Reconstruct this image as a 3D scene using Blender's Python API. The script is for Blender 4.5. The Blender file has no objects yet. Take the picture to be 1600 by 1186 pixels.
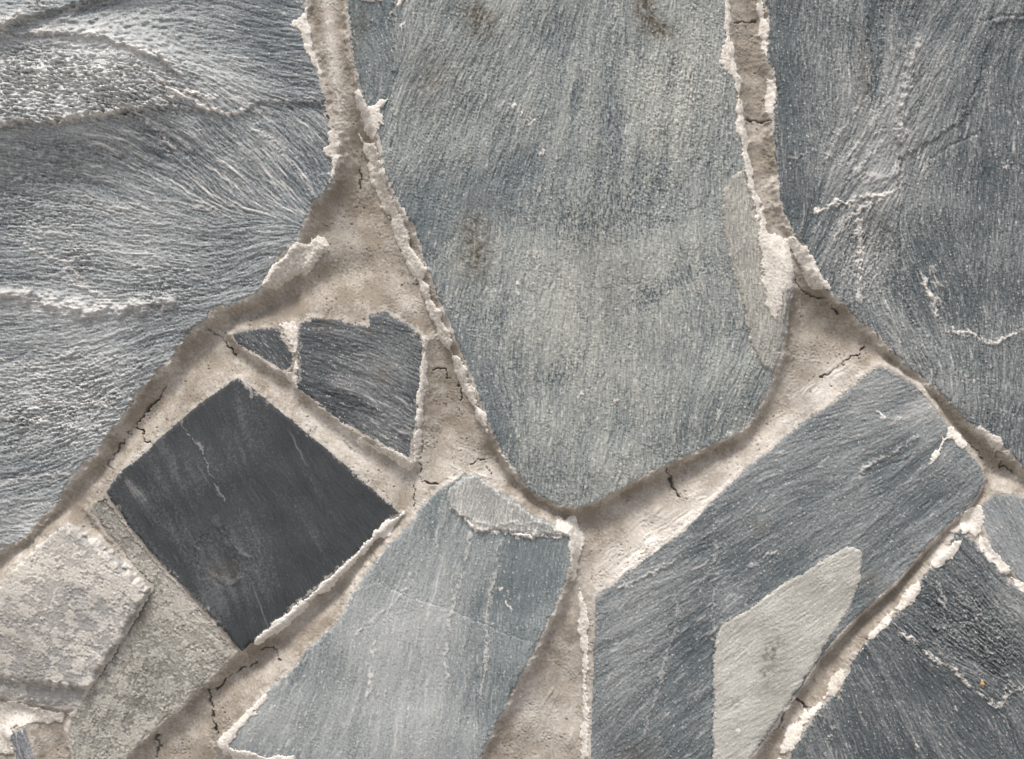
import bpy, math
import numpy as np

# ------------------------------------------------------------------ camera, sky, sun, exposure
S = 0.0005                    # one photograph pixel is half a millimetre on the wall
CX, CY, ZC = 800.0, 593.0, 1.25
scene = bpy.context.scene
col = scene.collection

cam_d = bpy.data.cameras.new('camera')
cam = bpy.data.objects.new('camera', cam_d)
col.objects.link(cam)
CAM_DIST = 0.90
cam.location = (0.0, -CAM_DIST, ZC)
cam.rotation_euler = (math.radians(90), 0, 0)
cam_d.sensor_width = 36.0
cam_d.sensor_fit = 'HORIZONTAL'
cam_d.lens = 36.0 * CAM_DIST / (1600 * S)
cam_d.clip_start = 0.01
cam_d.clip_end = 3000
scene.camera = cam

SUN_EL, SUN_AZ = 69.0, 20.0   # height of the light; turn to the viewer's left of the wall's normal
world = bpy.data.worlds.new('World')
scene.world = world
world.use_nodes = True
wn = world.node_tree
wn.nodes.clear()
sky = wn.nodes.new('ShaderNodeTexSky')
sky.sky_type = 'NISHITA'
sky.sun_disc = False
sky.sun_elevation = math.radians(SUN_EL)
sky.sun_rotation = math.radians(180 + SUN_AZ)
sky.dust_density = 6.0
sky.air_density = 1.0
sky.ozone_density = 0.6
bg = wn.nodes.new('ShaderNodeBackground')
bg.inputs['Strength'].default_value = 0.085
wo = wn.nodes.new('ShaderNodeOutputWorld')
wn.links.new(sky.outputs[0], bg.inputs[0])
wn.links.new(bg.outputs[0], wo.inputs[0])

sun_d = bpy.data.lights.new('sun', 'SUN')
sun_d.energy = 1.5
sun_d.angle = math.radians(16)
sun_d.color = (1.0, 0.975, 0.935)
sun = bpy.data.objects.new('sun', sun_d)
col.objects.link(sun)
el, az = math.radians(SUN_EL), math.radians(SUN_AZ)
from mathutils import Vector
to_sun = Vector((-math.sin(az) * math.cos(el), -math.cos(az) * math.cos(el), math.sin(el)))
sun.rotation_euler = to_sun.to_track_quat('Z', 'Y').to_euler()
sun.location = to_sun * 5

scene.view_settings.view_transform = 'Standard'
scene.view_settings.look = 'None'
scene.view_settings.gamma = 1.0
scene.view_settings.use_curve_mapping = False
scene.view_settings.exposure = 1.20

# ------------------------------------------------------------------ numeric canvas over the wall
Q = 1.3
W, H = 1400, 1080
X0, Y0 = -107.0, -107.0
xs = X0 + np.arange(W) * Q
ys = Y0 + np.arange(H) * Q
XX, YY = np.meshgrid(xs, ys)
XX = XX.astype(np.float32); YY = YY.astype(np.float32)
_fx = np.fft.rfftfreq(W)[None, :]
_fy = np.fft.fftfreq(H)[:, None]
_FR = np.sqrt(_fx ** 2 + _fy ** 2)


def noise(seed, lo, hi=None, beta=0.0, shape=None, q=Q):
    """band of smooth noise with features near lo..hi wall pixels, unit deviation"""
    h, w = shape or (H, W)
    rng = np.random.default_rng(seed)
    f = np.fft.rfft2(rng.standard_normal((h, w)).astype(np.float32))
    R = _FR if shape is None else np.sqrt(np.fft.rfftfreq(w)[None, :] ** 2 + np.fft.fftfreq(h)[:, None] ** 2)
    k = np.exp(-(R * lo / q * 1.1) ** 2)
    if hi:
        k = k * (1 - np.exp(-(R * hi / q * 1.1) ** 2))
    if beta:
        k = k * np.maximum(R, 1e-4) ** (-beta)
    f *= k
    n = np.fft.irfft2(f, s=(h, w)).astype(np.float32)
    n -= n.mean()
    return n / n.std()


def blur(a, sigma):
    k = np.exp(-2 * (math.pi * _FR * sigma / Q) ** 2)
    return np.fft.irfft2(np.fft.rfft2(a) * k, s=a.shape).astype(np.float32)


def smooth(a, b, x):
    t = np.clip((x - a) / (b - a), 0, 1)
    return t * t * (3 - 2 * t)


def poly_sdf(poly, X, Y):
    """signed distance, positive inside"""
    p = np.asarray(poly, np.float32)
    d2 = np.full(X.shape, 1e12, np.float32)
    ins = np.zeros(X.shape, bool)
    for i in range(len(p)):
        a, b = p[i - 1], p[i]
        e = b - a
        L = float(e @ e) + 1e-9
        t = np.clip(((X - a[0]) * e[0] + (Y - a[1]) * e[1]) / L, 0, 1)
        d2 = np.minimum(d2, (X - a[0] - t * e[0]) ** 2 + (Y - a[1] - t * e[1]) ** 2)
        c = (a[1] > Y) != (b[1] > Y)
        if abs(e[1]) > 1e-9:
            ins ^= c & (X < e[0] * (Y - a[1]) / e[1] + a[0])
    d = np.sqrt(d2)
    return np.where(ins, d, -d)


def round_off(poly, n=2):
    p = np.asarray(poly, float)
    for _ in range(n):
        q = np.roll(p, -1, axis=0)
        p = np.stack([0.75 * p + 0.25 * q, 0.25 * p + 0.75 * q], 1).reshape(-1, 2)
    return p


def line_dist(pts, X, Y):
    p = np.asarray(pts, np.float32)
    d2 = np.full(X.shape, 1e12, np.float32)
    for i in range(1, len(p)):
        a, b = p[i - 1], p[i]
        e = b - a
        t = np.clip(((X - a[0]) * e[0] + (Y - a[1]) * e[1]) / (float(e @ e) + 1e-9), 0, 1)
        d2 = np.minimum(d2, (X - a[0] - t * e[0]) ** 2 + (Y - a[1] - t * e[1]) ** 2)
    return np.sqrt(d2)


def window(poly, pad):
    p = np.asarray(poly)
    x0 = max(0, int((p[:, 0].min() - pad - X0) / Q)); x1 = min(W, int((p[:, 0].max() + pad - X0) / Q) + 2)
    y0 = max(0, int((p[:, 1].min() - pad - Y0) / Q)); y1 = min(H, int((p[:, 1].max() + pad - Y0) / Q) + 2)
    return (slice(y0, y1), slice(x0, x1))


def blob(b, X, Y):
    """soft ellipse (x, y, rx, ry, amount[, degrees])"""
    a = math.radians(b[5]) if len(b) > 5 else 0.0
    dx, dy = X - b[0], Y - b[1]
    u = (dx * math.cos(a) + dy * math.sin(a)) / b[2]
    v = (-dx * math.sin(a) + dy * math.cos(a)) / b[3]
    return b[4] * np.exp(-(u * u + v * v))


# ------------------------------------------------------------------ the stones as the photograph shows them
# poly: outline; base: face height over the wall plane; tilt: rise per pixel right / down; flow: grain direction (x, y, degrees)
STONES = [
 dict(key='fan', label='large pale grey fan-grained stone with a rough ledge',
  poly=[(-62,-70),(200,-86),(400,-66),(478,-60),(480,0),(482,14),(490,60),(498,92),(501,127),(513,173),(526,213),(530,247),(520,288),(492,320),(480,347),(467,377),
        (447,397),(430,415),(420,442),(400,460),(373,475),(343,485),(320,502),(293,528),(267,563),(240,589),(213,622),(187,658),(167,688),(147,715),(110,752),(88,792),
        (67,815),(50,838),(20,852),(-30,880),(-75,840),(-90,500),(-84,160)],
  base=10, tilt=(0,0), flow=[(350,50,4),(200,20,-20),(450,120,8),(60,130,5),(100,250,10),(250,260,32),(350,270,42),(430,250,52),(490,290,58),(50,400,4),(240,400,6),
        (400,380,-14),(400,440,-22),(90,560,-6),(210,560,-24),(100,700,-24),(30,780,-10),(300,130,25),(330,200,45)],
  amp=(1.8,1.35,0.75), grain=0.25, rag=3.0, dark=(0.062,0.074,0.085), mid=(0.178,0.204,0.213), dustc=(0.50,0.51,0.495), dust=0.10, lump=[(80,140,170,48,1.3),(210,165,60,20,0.6),(70,650,130,60,0.5),(180,590,90,40,0.4),(60,330,110,60,0.35),(250,440,90,40,0.3),(120,410,40,20,0.5)], still=[(390,60,130,60,0.75),(480,330,50,60,0.7),(200,72,100,22,0.85,12),(330,110,60,30,0.5)],
  dusts=[(90,140,190,55,0.75),(60,475,160,22,0.45,4),(100,610,150,90,0.32),(170,75,110,28,0.5,12),(260,380,120,60,0.18),(60,820,70,40,0.5),(470,310,30,60,-0.35),(300,40,200,40,-0.1),(450,60,60,80,-0.25)], stains=[]),
 dict(key='centre', lump=[(1060,150,90,140,0.2)], still=[(620,90,60,90,0.5),(1080,620,70,70,0.4)], label='tallest grey stone in the middle with vertical grain and brown spots',
  poly=[(541,-72),(760,-88),(1000,-70),(1126,-66),(1131,0),(1136,60),(1148,112),(1153,180),(1161,240),(1169,290),(1179,340),(1196,376),(1229,402),(1236,428),
        (1233,462),(1226,522),(1214,568),(1207,597),(1194,622),(1168,666),(1146,681),(1099,703),(1066,717),(1020,737),(985,756),(940,780),(902,795),(870,790),(843,776),(823,764),(800,732),
        (783,708),(766,672),(750,628),(733,582),(713,535),(700,498),(683,468),(670,425),(657,389),(646,353),(620,317),(603,277),(593,233),(584,200),(574,168),(563,148),(550,100),(543,20)],
  base=13, tilt=(0,0), flow=[(580,80,70),(650,120,120),(750,60,118),(800,220,108),(880,380,95),(700,450,98),(960,600,90),(760,640,80),(1100,120,95),(1100,450,80),(1150,600,110),(640,250,110),(880,750,95),(950,200,94)],
  amp=(0.9,1.2,0.7), grain=0.32, rag=1.8, dark=(0.080,0.102,0.112), mid=(0.197,0.220,0.220), dustc=(0.435,0.44,0.395), dust=0.09,
  dusts=[(960,520,170,260,0.22),(1080,130,90,130,0.18),(640,350,45,220,-0.5,70),(720,570,40,160,-0.35,-22),(560,90,40,120,-0.35),(960,200,9,150,-0.22),(1140,630,60,40,-0.15),(1150,676,60,8,0.4,-36)],
  stains=[(748,32,24,28,1.0,-25),(678,120,36,48,0.5),(1005,15,15,24,1.3),(1027,50,24,15,1.1,20),(742,385,26,56,0.85),(560,50,16,40,0.5),(940,430,60,120,0.22)],
  bare=[(960,340,60,28,1.1),(900,155,12,26,1.1,15),(1050,440,60,16,0.9,-28),(880,575,44,18,0.9,-38),(770,495,50,20,0.9,-30),(948,130,10,110,0.55),(900,310,120,50,0.5),(970,215,10,80,0.5),(900,345,24,24,0.8),(1010,470,50,16,0.7,-30),(680,300,50,90,0.5),(1000,300,140,90,0.3),(750,640,40,90,0.5,-20)]),
 dict(key='east', lump=[(1340,400,40,60,0.4)], still=[(1530,330,90,200,0.5),(1330,300,50,30,0.6)], label='large dark grey stone with white crooked veins',
  poly=[(1186,-66),(1400,-86),(1640,-72),(1690,200),(1680,640),(1650,770),(1600,737),(1583,720),(1563,697),(1533,678),(1503,655),(1473,625),(1443,596),(1413,572),(1383,542),(1359,519),(1333,498),
        (1306,469),(1283,448),(1269,422),(1260,396),(1246,377),(1233,357),(1219,337),(1214,293),(1209,250),(1204,187),(1210,147),(1195,85),(1196,27),(1189,0)],
  base=12, tilt=(0,0), flow=[(1240,120,84),(1230,300,80),(1340,80,92),(1430,160,118),(1350,280,130),(1480,60,115),(1550,200,88),(1560,400,92),(1300,400,120),(1420,520,60),(1500,620,85),(1450,400,70),(1590,620,100)],
  amp=(1.5,1.3,0.7), grain=0.3, rag=3.0, dark=(0.056,0.071,0.078), mid=(0.142,0.161,0.165), dustc=(0.45,0.45,0.43), dust=0.01,
  dusts=[(1380,230,90,110,0.2,-45),(1330,420,40,40,0.25),(1560,300,60,300,-0.05),(1240,200,24,160,-0.3),(1500,520,90,40,0.15)],
  stains=[(1360,360,28,40,0.35),(1345,120,10,60,0.5)], bare=[(1360,60,8,110,0.7),(1365,140,10,30,0.9),(1400,560,14,40,0.6,-30)]),
 dict(key='dark', label='smooth charcoal square stone, darkest of all',
  poly=[(373,589),(395,604),(417,622),(467,662),(520,705),(575,755),(627,800),(600,826),(533,891),(480,938),(434,978),(378,1018),(337,968),(300,929),(253,879),(205,823),(168,768),(187,739),(207,722),(240,692),(283,655),(320,623),(350,602)],
  base=9, tilt=(-0.008,-0.004), flow=[(380,650,70),(300,720,62),(480,760,58),(400,900,72),(560,800,48),(250,760,60)],
  amp=(0.5,0.35,0.26), grain=0.10, rag=1.0, dark=(0.023,0.026,0.028), mid=(0.054,0.060,0.064), dustc=(0.26,0.275,0.275), dust=-0.15,
  dusts=[(268,892,11,130,0.22,-38),(370,870,80,50,0.10,30),(280,840,25,90,0.14,-35),(230,760,40,20,0.1)], stains=[(350,890,20,14,0.4)]),
 dict(key='taupe', label='brownish grey mottled stone beside the charcoal one',
  poly=[(134,797),(150,780),(167,769),(204,824),(252,880),(299,930),(336,969),(371,1019),(327,1063),(277,1113),(240,1143),(193,1188),(150,1225),(118,1222),(112,1180),(104,1140),(110,1120),(143,1067),(177,1017),(207,970),(236,918),(187,862)],
  base=3, tilt=(0,0), flow=[(200,1080,-60),(300,1000,40),(180,840,50),(240,950,80)],
  amp=(0.7,0.6,0.4), grain=0.36, rag=1.6, dark=(0.135,0.135,0.118), mid=(0.25,0.245,0.215), dustc=(0.48,0.46,0.405), dust=0.12,
  dusts=[(320,990,50,50,0.2),(240,900,25,60,0.15,-35),(260,1110,60,20,0.2,-40)], stains=[(225,960,14,40,0.5,25),(175,850,26,40,0.3)]),
 dict(key='pale', label='raised pale cream-grey stone block at the wall',
  poly=[(-70,985),(-30,940),(0,918),(43,871),(87,831),(112,816),(130,822),(187,866),(236,916),(208,968),(177,1015),(146,1066),(126,1108),(90,1108),(40,1100),(0,1090),(-60,1082)],
  base=15, tilt=(0.02,-0.02), flow=[(100,950,10),(60,1080,5),(180,880,40)],
  amp=(1.0,0.9,0.4), grain=0.34, rag=1.6, dark=(0.18,0.182,0.185), mid=(0.35,0.34,0.312), dustc=(0.58,0.555,0.495), dust=0.34,
  dusts=[(130,940,40,30,-0.45,35),(60,1035,30,18,-0.45),(90,1085,70,16,-0.55),(185,870,60,9,-0.35,42),(60,900,60,40,0.15)], stains=[(30,1000,60,60,0.3)]),
 dict(key='chip', label='tiny dark stone chip set in cream mortar',
  poly=[(10,1147),(28,1140),(40,1136),(49,1160),(58,1188),(66,1230),(20,1240),(24,1190),(22,1168)],
  base=4, tilt=(0,0), flow=[(35,1160,70)], amp=(0.8,0.5,0.3), grain=0.3, rag=1.2, dark=(0.08,0.09,0.10), mid=(0.2,0.21,0.22), dustc=(0.45,0.45,0.44), dust=0.0, dusts=[], stains=[]),
 dict(key='wedge', label='small dark rounded wedge stone',
  poly=[(359,522),(375,516),(393,513),(420,510),(437,511),(443,527),(453,540),(460,553),(458,573),(447,584),(435,579),(417,568),(397,555),(370,539)],
  base=3, tilt=(0,0), flow=[(410,535,40),(440,560,60)], amp=(0.8,0.7,0.4), grain=0.2, rag=1.2, dark=(0.035,0.041,0.046), mid=(0.09,0.10,0.106), dustc=(0.36,0.36,0.35), dust=-0.07, dusts=[], stains=[]),
 dict(key='pentagon', label='small dark five-sided stone',
  poly=[(466,504),(495,494),(515,497),(533,500),(576,508),(577,489),(603,483),(633,502),(663,529),(661,568),(656,635),(648,685),(646,723),(600,699),(566,682),(533,663),(500,635),(464,606),(464,560)],
  base=5, tilt=(0,0), flow=[(500,530,10),(560,560,15),(640,560,25),(600,650,35),(500,600,20)],
  amp=(1.4,0.8,0.45), grain=0.2, rag=1.4, dark=(0.036,0.044,0.049), mid=(0.095,0.107,0.113), dustc=(0.37,0.37,0.36), dust=-0.06, dusts=[(540,600,30,20,0.3),(620,560,40,30,0.12)], stains=[(600,580,14,20,0.5),(510,505,20,14,0.5),(580,520,14,10,0.3)]),
 dict(key='south', label='blue-grey stone with a pale flaked top ledge and a fine diagonal crack',
  poly=[(657,790),(693,758),(720,738),(740,738),(766,757),(793,774),(833,803),(890,826),(896,857),(887,900),(867,953),(843,1003),(810,1067),(780,1123),(752,1180),(728,1228),(620,1262),(500,1240),(430,1196),(400,1180),(363,1176),(343,1166),(347,1153),(383,1117),(417,1077),(460,1043),(483,1010),(530,968),(566,900),(606,850),(640,818)],
  base=9, tilt=(0,0), flow=[(700,800,105),(620,900,112),(700,1000,100),(800,900,98),(780,1050,96),(560,1050,100),(480,1120,115),(650,1150,95)],
  amp=(0.9,0.8,0.5), grain=0.2, rag=2.0, dark=(0.082,0.105,0.112), mid=(0.185,0.214,0.217), dustc=(0.46,0.47,0.455), dust=0.09,
  dusts=[(620,1060,100,120,0.32),(600,960,30,60,0.12,20),(690,1010,14,90,0.15,8),(760,900,12,60,0.12),(800,1000,60,140,-0.25,15),(820,880,60,50,-0.2),(450,1130,90,60,0.2),(680,960,60,30,0.2)], stains=[]),
 dict(key='patch', label='broad grey stone with a pale sand-coloured patch',
  poly=[(1359,574),(1373,568),(1400,582),(1433,602),(1456,632),(1466,648),(1486,675),(1506,698),(1530,728),(1536,748),(1526,773),(1506,797),(1476,823),(1440,860),(1400,907),(1356,947),(1319,983),(1283,1023),(1256,1067),(1226,1107),(1199,1147),(1170,1186),(1140,1240),(1020,1262),(912,1240),(917,1186),(919,1124),(922,1057),(925,990),(926,933),(933,923),(1000,873),(1066,824),(1099,790),(1166,726),(1246,662),(1299,626)],
  base=10, tilt=(0,0), flow=[(1350,650,-12),(1250,760,-22),(1450,720,-40),(1350,850,-35),(1200,850,-38),(1050,900,-28),(980,1000,-30),(1000,1120,-45),(1080,1050,-50),(1230,980,-28),(1150,1100,-20)],
  amp=(1.0,0.9,0.55), grain=0.25, rag=0.9, dark=(0.066,0.084,0.092), mid=(0.148,0.169,0.174), dustc=(0.44,0.445,0.43), dust=0.02,
  dusts=[(1330,660,70,40,0.1),(1000,1000,60,120,0.08),(1440,640,30,24,0.5,30)], stains=[(1358,908,18,18,0.5),(990,1180,40,26,0.4),(1185,820,14,14,0.3)]),
 dict(key='corner', label='dark striped stone crossed by a white vein',
  poly=[(1496,826),(1513,838),(1526,854),(1556,884),(1586,914),(1604,930),(1680,1010),(1690,1240),(1500,1270),(1216,1244),(1226,1186),(1246,1150),(1276,1103),(1306,1080),(1330,1023),(1363,987),(1400,953),(1436,898),(1476,856)],
  base=10, tilt=(0,0), flow=[(1480,900,50),(1560,960,50),(1450,960,35),(1520,1030,30),(1380,1080,64),(1450,1120,62),(1560,1150,60),(1320,1140,70)],
  amp=(1.1,0.9,0.55), grain=0.22, rag=3.0, dark=(0.042,0.054,0.060), mid=(0.102,0.118,0.124), dustc=(0.40,0.405,0.395), dust=-0.05,
  dusts=[(1580,950,40,50,0.2),(1480,980,60,60,0.02)], stains=[], lump=[(1500,970,70,55,0.5,30),(1560,1030,40,40,0.35)]),
 dict(key='east_chip', label='light grey stone cut by a pale slanted joint',
  poly=[(1529,796),(1533,784),(1552,767),(1580,770),(1604,776),(1690,800),(1700,960),(1640,950),(1602,920),(1586,907),(1562,880),(1541,857),(1532,823)],
  base=8, tilt=(0,0), flow=[(1570,820,60),(1590,880,55)], amp=(0.8,0.7,0.45), grain=0.2, rag=0.9, dark=(0.095,0.115,0.125), mid=(0.195,0.215,0.222), dustc=(0.46,0.46,0.45), dust=0.12, dusts=[], stains=[]),
]
KEY = {s['key']: s for s in STONES}

# split layers: (stone, polygon, rise, tone, dust, soft edge)
LAYERS = [
 ('east', [(1400,420),(1402,250),(1440,228),(1492,198),(1532,105),(1545,42),(1620,26),(1720,20),(1720,700),(1560,640),(1480,560),(1420,500)], -2.6, -0.10, -0.06, 2.5),
 ('east', [(1345,-80),(1352,60),(1358,110),(1352,150),(1366,190),(1376,150),(1374,60),(1380,-80)], -2.2, -0.18, -0.10, 5.0),
 ('east', [(1336,350),(1360,345),(1385,360),(1392,400),(1386,470),(1350,480),(1336,430)], -1.5, 0.10, 0.06, 4.0),
 ('south', [(590,908),(640,930),(700,950),(760,975),(832,1004),(740,1250),(320,1250),(320,1100),(520,930)], 0.8, 0.05, 0.06, 1.2),
 ('patch', [(1114,700),(1114,1270),(890,1270),(890,880)], -0.9, -0.16, -0.05, 1.2),
 ('centre', [(955,-90),(958,120),(950,240),(968,330),(1060,350),(1140,270),(1128,100),(1120,-90)], 0.8, 0.04, 0.06, 3.0),
 ('centre', [(545,-80),(552,100),(566,148),(580,200),(598,240),(616,235),(614,150),(618,60),(616,-80)], -2.0, -0.10, -0.14, 3.0),
 ('corner', [(1378,968),(1402,984),(1450,1020),(1500,1057),(1556,1100),(1590,1076),(1720,1000),(1560,860),(1490,810)], 1.2, -0.02, 0.0, 2.0),
 ('fan', [(384,178),(400,166),(440,162),(540,164),(540,270),(470,275),(430,225)], -3.5, -0.06, -0.05, 4.0),
 ('dark', [(340,808),(356,838),(376,862),(398,880),(380,900),(350,915),(318,900),(306,860)], -0.9, -0.03, 0.0, 5.0),
 ('pentagon', [(500,600),(540,628),(590,640),(652,682),(650,740),(560,700)], -1.6, -0.10, 0.0, 5.0),
 ('patch', [(1340,560),(1400,590),(1440,640),(1460,700),(1400,660),(1352,655),(1320,640)], -1.0, 0.02, 0.05, 8.0),
]

# thin crests of split slate: (stone, polyline, half width, height, whiteness)
CRESTS = [
 ('fan', [(-60,452),(0,457),(40,462),(90,474),(140,485),(200,482),(270,471)], 9, 8, 0.32),
 ('fan', [(245,118),(262,135),(285,154),(318,170),(350,180),(384,179)], 2.4, 3.2, 0.9),
 ('fan', [(300,152),(330,158),(338,172)], 1.8, 2.0, 0.8),
 ('fan', [(384,179),(398,205),(425,215),(455,240),(470,262)], 1.8, 2.0, 0.5),
 ('fan', [(225,180),(255,210),(275,235)], 1.8, 2.0, 0.6),
 ('fan', [(85,630),(120,634),(165,632),(210,622)], 2.4, 2.2, 0.7),
 ('fan', [(130,605),(138,625),(165,628),(178,612)], 1.8, 1.8, 0.6),
 ('fan', [(0,650),(60,658),(120,665),(165,672)], 2.0, 1.8, 0.5),
 ('fan', [(105,410),(125,403),(145,410),(150,418)], 2.4, 2.2, 0.5),
 ('fan', [(40,380),(95,410),(140,440)], 2.0, 1.6, 0.4),
 ('fan', [(175,330),(250,315),(330,330),(370,345)], 1.8, 1.6, 0.35),
 ('fan', [(0,52),(20,48),(45,30),(75,10),(95,-10)], 5, 6, 0.45),
 ('east', [(1268,334),(1282,326),(1300,318),(1318,322),(1335,312),(1355,308),(1386,304)], 2.0, 2.4, 0.9),
 ('east', [(1300,318),(1330,326),(1360,322),(1372,314)], 1.6, 1.8, 0.7),
 ('east', [(1436,432),(1450,458),(1462,490),(1475,518),(1505,520),(1530,535),(1550,537),(1575,522),(1610,512)], 2.2, 2.6, 0.8),
 ('east', [(1403,560),(1408,420),(1400,250),(1414,60)], 1.3, 1.2, 0.30),
 ('east', [(1337,350),(1338,420),(1336,470)], 2.4, 1.6, 0.6),
 ('east', [(1402,220),(1410,150),(1430,60)], 3.5, 3.0, 0.35),
 ('east', [(1230,250),(1265,238),(1300,246)], 1.6, 1.6, 0.4),
 ('east', [(1360,215),(1390,205),(1415,208)], 1.6, 1.6, 0.4),
 ('corner', [(1378,969),(1402,984),(1450,1020),(1478,1038),(1500,1057),(1530,1085),(1556,1100)], 2.4, 2.6, 0.75),
 ('corner', [(1556,1100),(1570,1085),(1588,1078),(1604,1062)], 2.0, 2.2, 0.7),
 ('corner', [(1440,898),(1462,915),(1472,945)], 1.6, 1.6, 0.35),
 ('corner', [(1276,1110),(1300,1135),(1325,1165)], 1.6, 1.6, 0.4),
 ('corner', [(1565,1072),(1582,1066),(1604,1088)], 1.6, 1.6, 0.5),
 ('patch', [(1368,643),(1382,653),(1396,655),(1408,651)], 2.0, 2.2, 0.95),
 ('patch', [(1345,728),(1370,718),(1400,700),(1432,680)], 2.0, 2.0, 0.35),
 ('patch', [(1340,740),(1352,725)], 1.6, 1.6, 0.4),
 ('patch', [(1114,770),(1114,900),(1113,1000)], 1.2, 1.1, 0.30),
 ('patch', [(965,915),(1010,898),(1060,868)], 1.8, 1.6, 0.5),
 ('patch', [(1170,880),(1190,876),(1206,862)], 2.0, 2.0, 0.5),
 ('patch', [(1000,1170),(1020,1100),(1045,1010),(1060,950)], 1.8, 1.4, 0.3),
 ('south', [(712,792),(720,802),(740,822),(752,830),(790,828),(832,832),(862,836),(893,832)], 2.6, 3.6, 1.0),
 ('south', [(745,812),(770,820),(800,812),(845,818)], 1.6, 1.6, 0.6),
 ('south', [(735,835),(722,900),(705,960),(698,1020),(700,1060)], 1.8, 1.4, 0.45),
 ('south', [(780,840),(772,900),(762,960),(760,1030),(752,1090)], 1.8, 1.3, 0.45),
 ('south', [(588,1000),(580,1050),(575,1085)], 2.0, 1.4, 0.5),
 ('south', [(660,880),(640,920),(560,990)], 1.6, 1.2, 0.35),
 ('dark', [(283,660),(310,690),(330,730),(352,780)], 1.2, 0.7, 0.28),
 ('dark', [(385,600),(402,625)], 1.2, 0.7, 0.3),
 ('dark', [(340,810),(352,838),(375,860),(390,872)], 3.5, 1.6, 0.05),
 ('dark', [(310,850),(320,880),(345,905),(370,905),(385,885)], 3.0, 1.2, 0.05),
 ('pentagon', [(464,606),(470,575),(466,540)], 1.6, 1.2, 0.3),
 ('pentagon', [(520,630),(580,640),(648,690)], 5.0, 2.0, 0.0),
 ('taupe', [(240,1022),(270,1030),(295,1060)], 2.0, 1.2, 0.3),
]
for (x, y, rr) in [(848,240,3.2),(800,165,2.6),(783,166,2.4),(812,181,2.4),(830,192,2.6),(860,213,3.2),(856,218,2.4),(632,45,2.6),(634,74,3),(1034,325,2),(714,493,2.4),(712,535,2.2),
                   (810,447,2.6),(808,458,2.2),(930,524,3),(905,615,3),(876,613,2),(958,627,2.6),(838,400,2.2),(845,404,2.2),(778,696,2)]:
    CRESTS.append(('centre', [(x - 0.8 * rr, y + rr), (x, y), (x + 0.9 * rr, y - 0.6 * rr)], rr * 0.6, 1.4, 0.85))
for (k, x, y, rr) in [('east',1570,262,3.5),('east',1574,256,3),('east',1566,268,2.4),('patch',1387,851,2.4),('patch',1191,792,2.2),('patch',1462,845,1.8),('south',810,838,2.6),('south',782,888,2.6),('south',778,918,2.2),('south',794,945,3),('corner',1428,1163,2.4),('corner',1466,1162,2.6),('corner',1490,1108,2.6),('corner',1294,1148,2),('patch',1150,1138,3)]:
    CRESTS.append((k, [(x - rr, y - 0.8 * rr), (x + 0.2 * rr, y), (x + rr, y + rr)], rr * 0.6, 1.4, 0.85))
CRESTS += [
 ('dark', [(624,799),(560,861),(500,914),(440,967),(384,1012)], 2.2, 0.4, 0.45), ('dark', [(190,745),(215,770),(240,790)], 5, 0.3, 0.12),
 ('east', [(1390,-60),(1396,60),(1402,150),(1404,235)], 6, 1.6, 0.08), ('east', [(1425,-60),(1420,40),(1408,150)], 6, 1.6, 0.10), ('east', [(1300,380),(1315,350),(1345,322)], 2.0, 2.0, 0.5),
 ('east', [(1340,345),(1342,390),(1338,440),(1340,470)], 3.0, 1.8, 0.6), ('east', [(1456,425),(1462,450),(1455,468)], 6, 3.0, 0.45), ('east', [(1340,275),(1370,285),(1398,272)], 7, 3.0, 0.2),
 ('east', [(1598,60),(1540,110),(1500,190)], 2.4, 1.6, 0.15), ('east', [(1285,250),(1310,205),(1345,160)], 2.0, 1.8, 0.35), ('east', [(1305,265),(1345,215),(1385,160)], 2.0, 1.8, 0.4), ('east', [(1320,280),(1365,235),(1395,190)], 2.0, 1.8, 0.35),
 ('fan', [(384,178),(400,166),(440,160),(505,158)], 1.6, 1.0, 0.35), ('fan', [(230,172),(300,150),(340,160)], 3, 2.2, 0.4), ('fan', [(140,5),(120,22),(100,35)], 3, 3, 0.3),
 ('fan', [(0,205),(60,200),(110,196),(150,190),(220,178)], 3.0, 2.0, 0.75), ('fan', [(60,58),(120,57),(170,64),(215,80),(262,98),(290,122)], 3.0, 2.0, 0.55),
 ('fan', [(60,430),(110,440),(180,470),(200,500)], 2.2, 2.0, 0.45), ('fan', [(130,540),(100,560),(60,590)], 2.4, 2.0, 0.4), ('fan', [(0,560),(60,575),(130,570)], 2.0, 1.6, 0.4), ('fan', [(0,760),(50,745),(110,740)], 2.0, 1.6, 0.4),
]
# hairline seams cut into a stone: (stone, polyline, half width, depth)
SEAMS = [
 ('south', [(590,908),(640,930),(700,950),(760,975),(830,1003)], 1.0, 0.7),
 ('east', [(1402,250),(1400,320),(1396,380)], 1.3, 1.6),
 ('east', [(1450,250),(1490,225),(1530,208)], 2.0, 1.6),
 ('east', [(1530,38),(1560,28),(1610,30)], 2.0, 2.0),
 ('patch', [(1114,990),(1113,1100),(1112,1240)], 1.4, 2.0),
 ('centre', [(950,0),(948,90),(952,190),(955,300)], 1.6, 1.4),
 ('corner', [(1560,1110),(1580,1150),(1595,1200)], 1.6, 1.6),
 ('patch', [(1340,745),(1400,722),(1430,705)], 1.6, 1.3),
]
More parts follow.
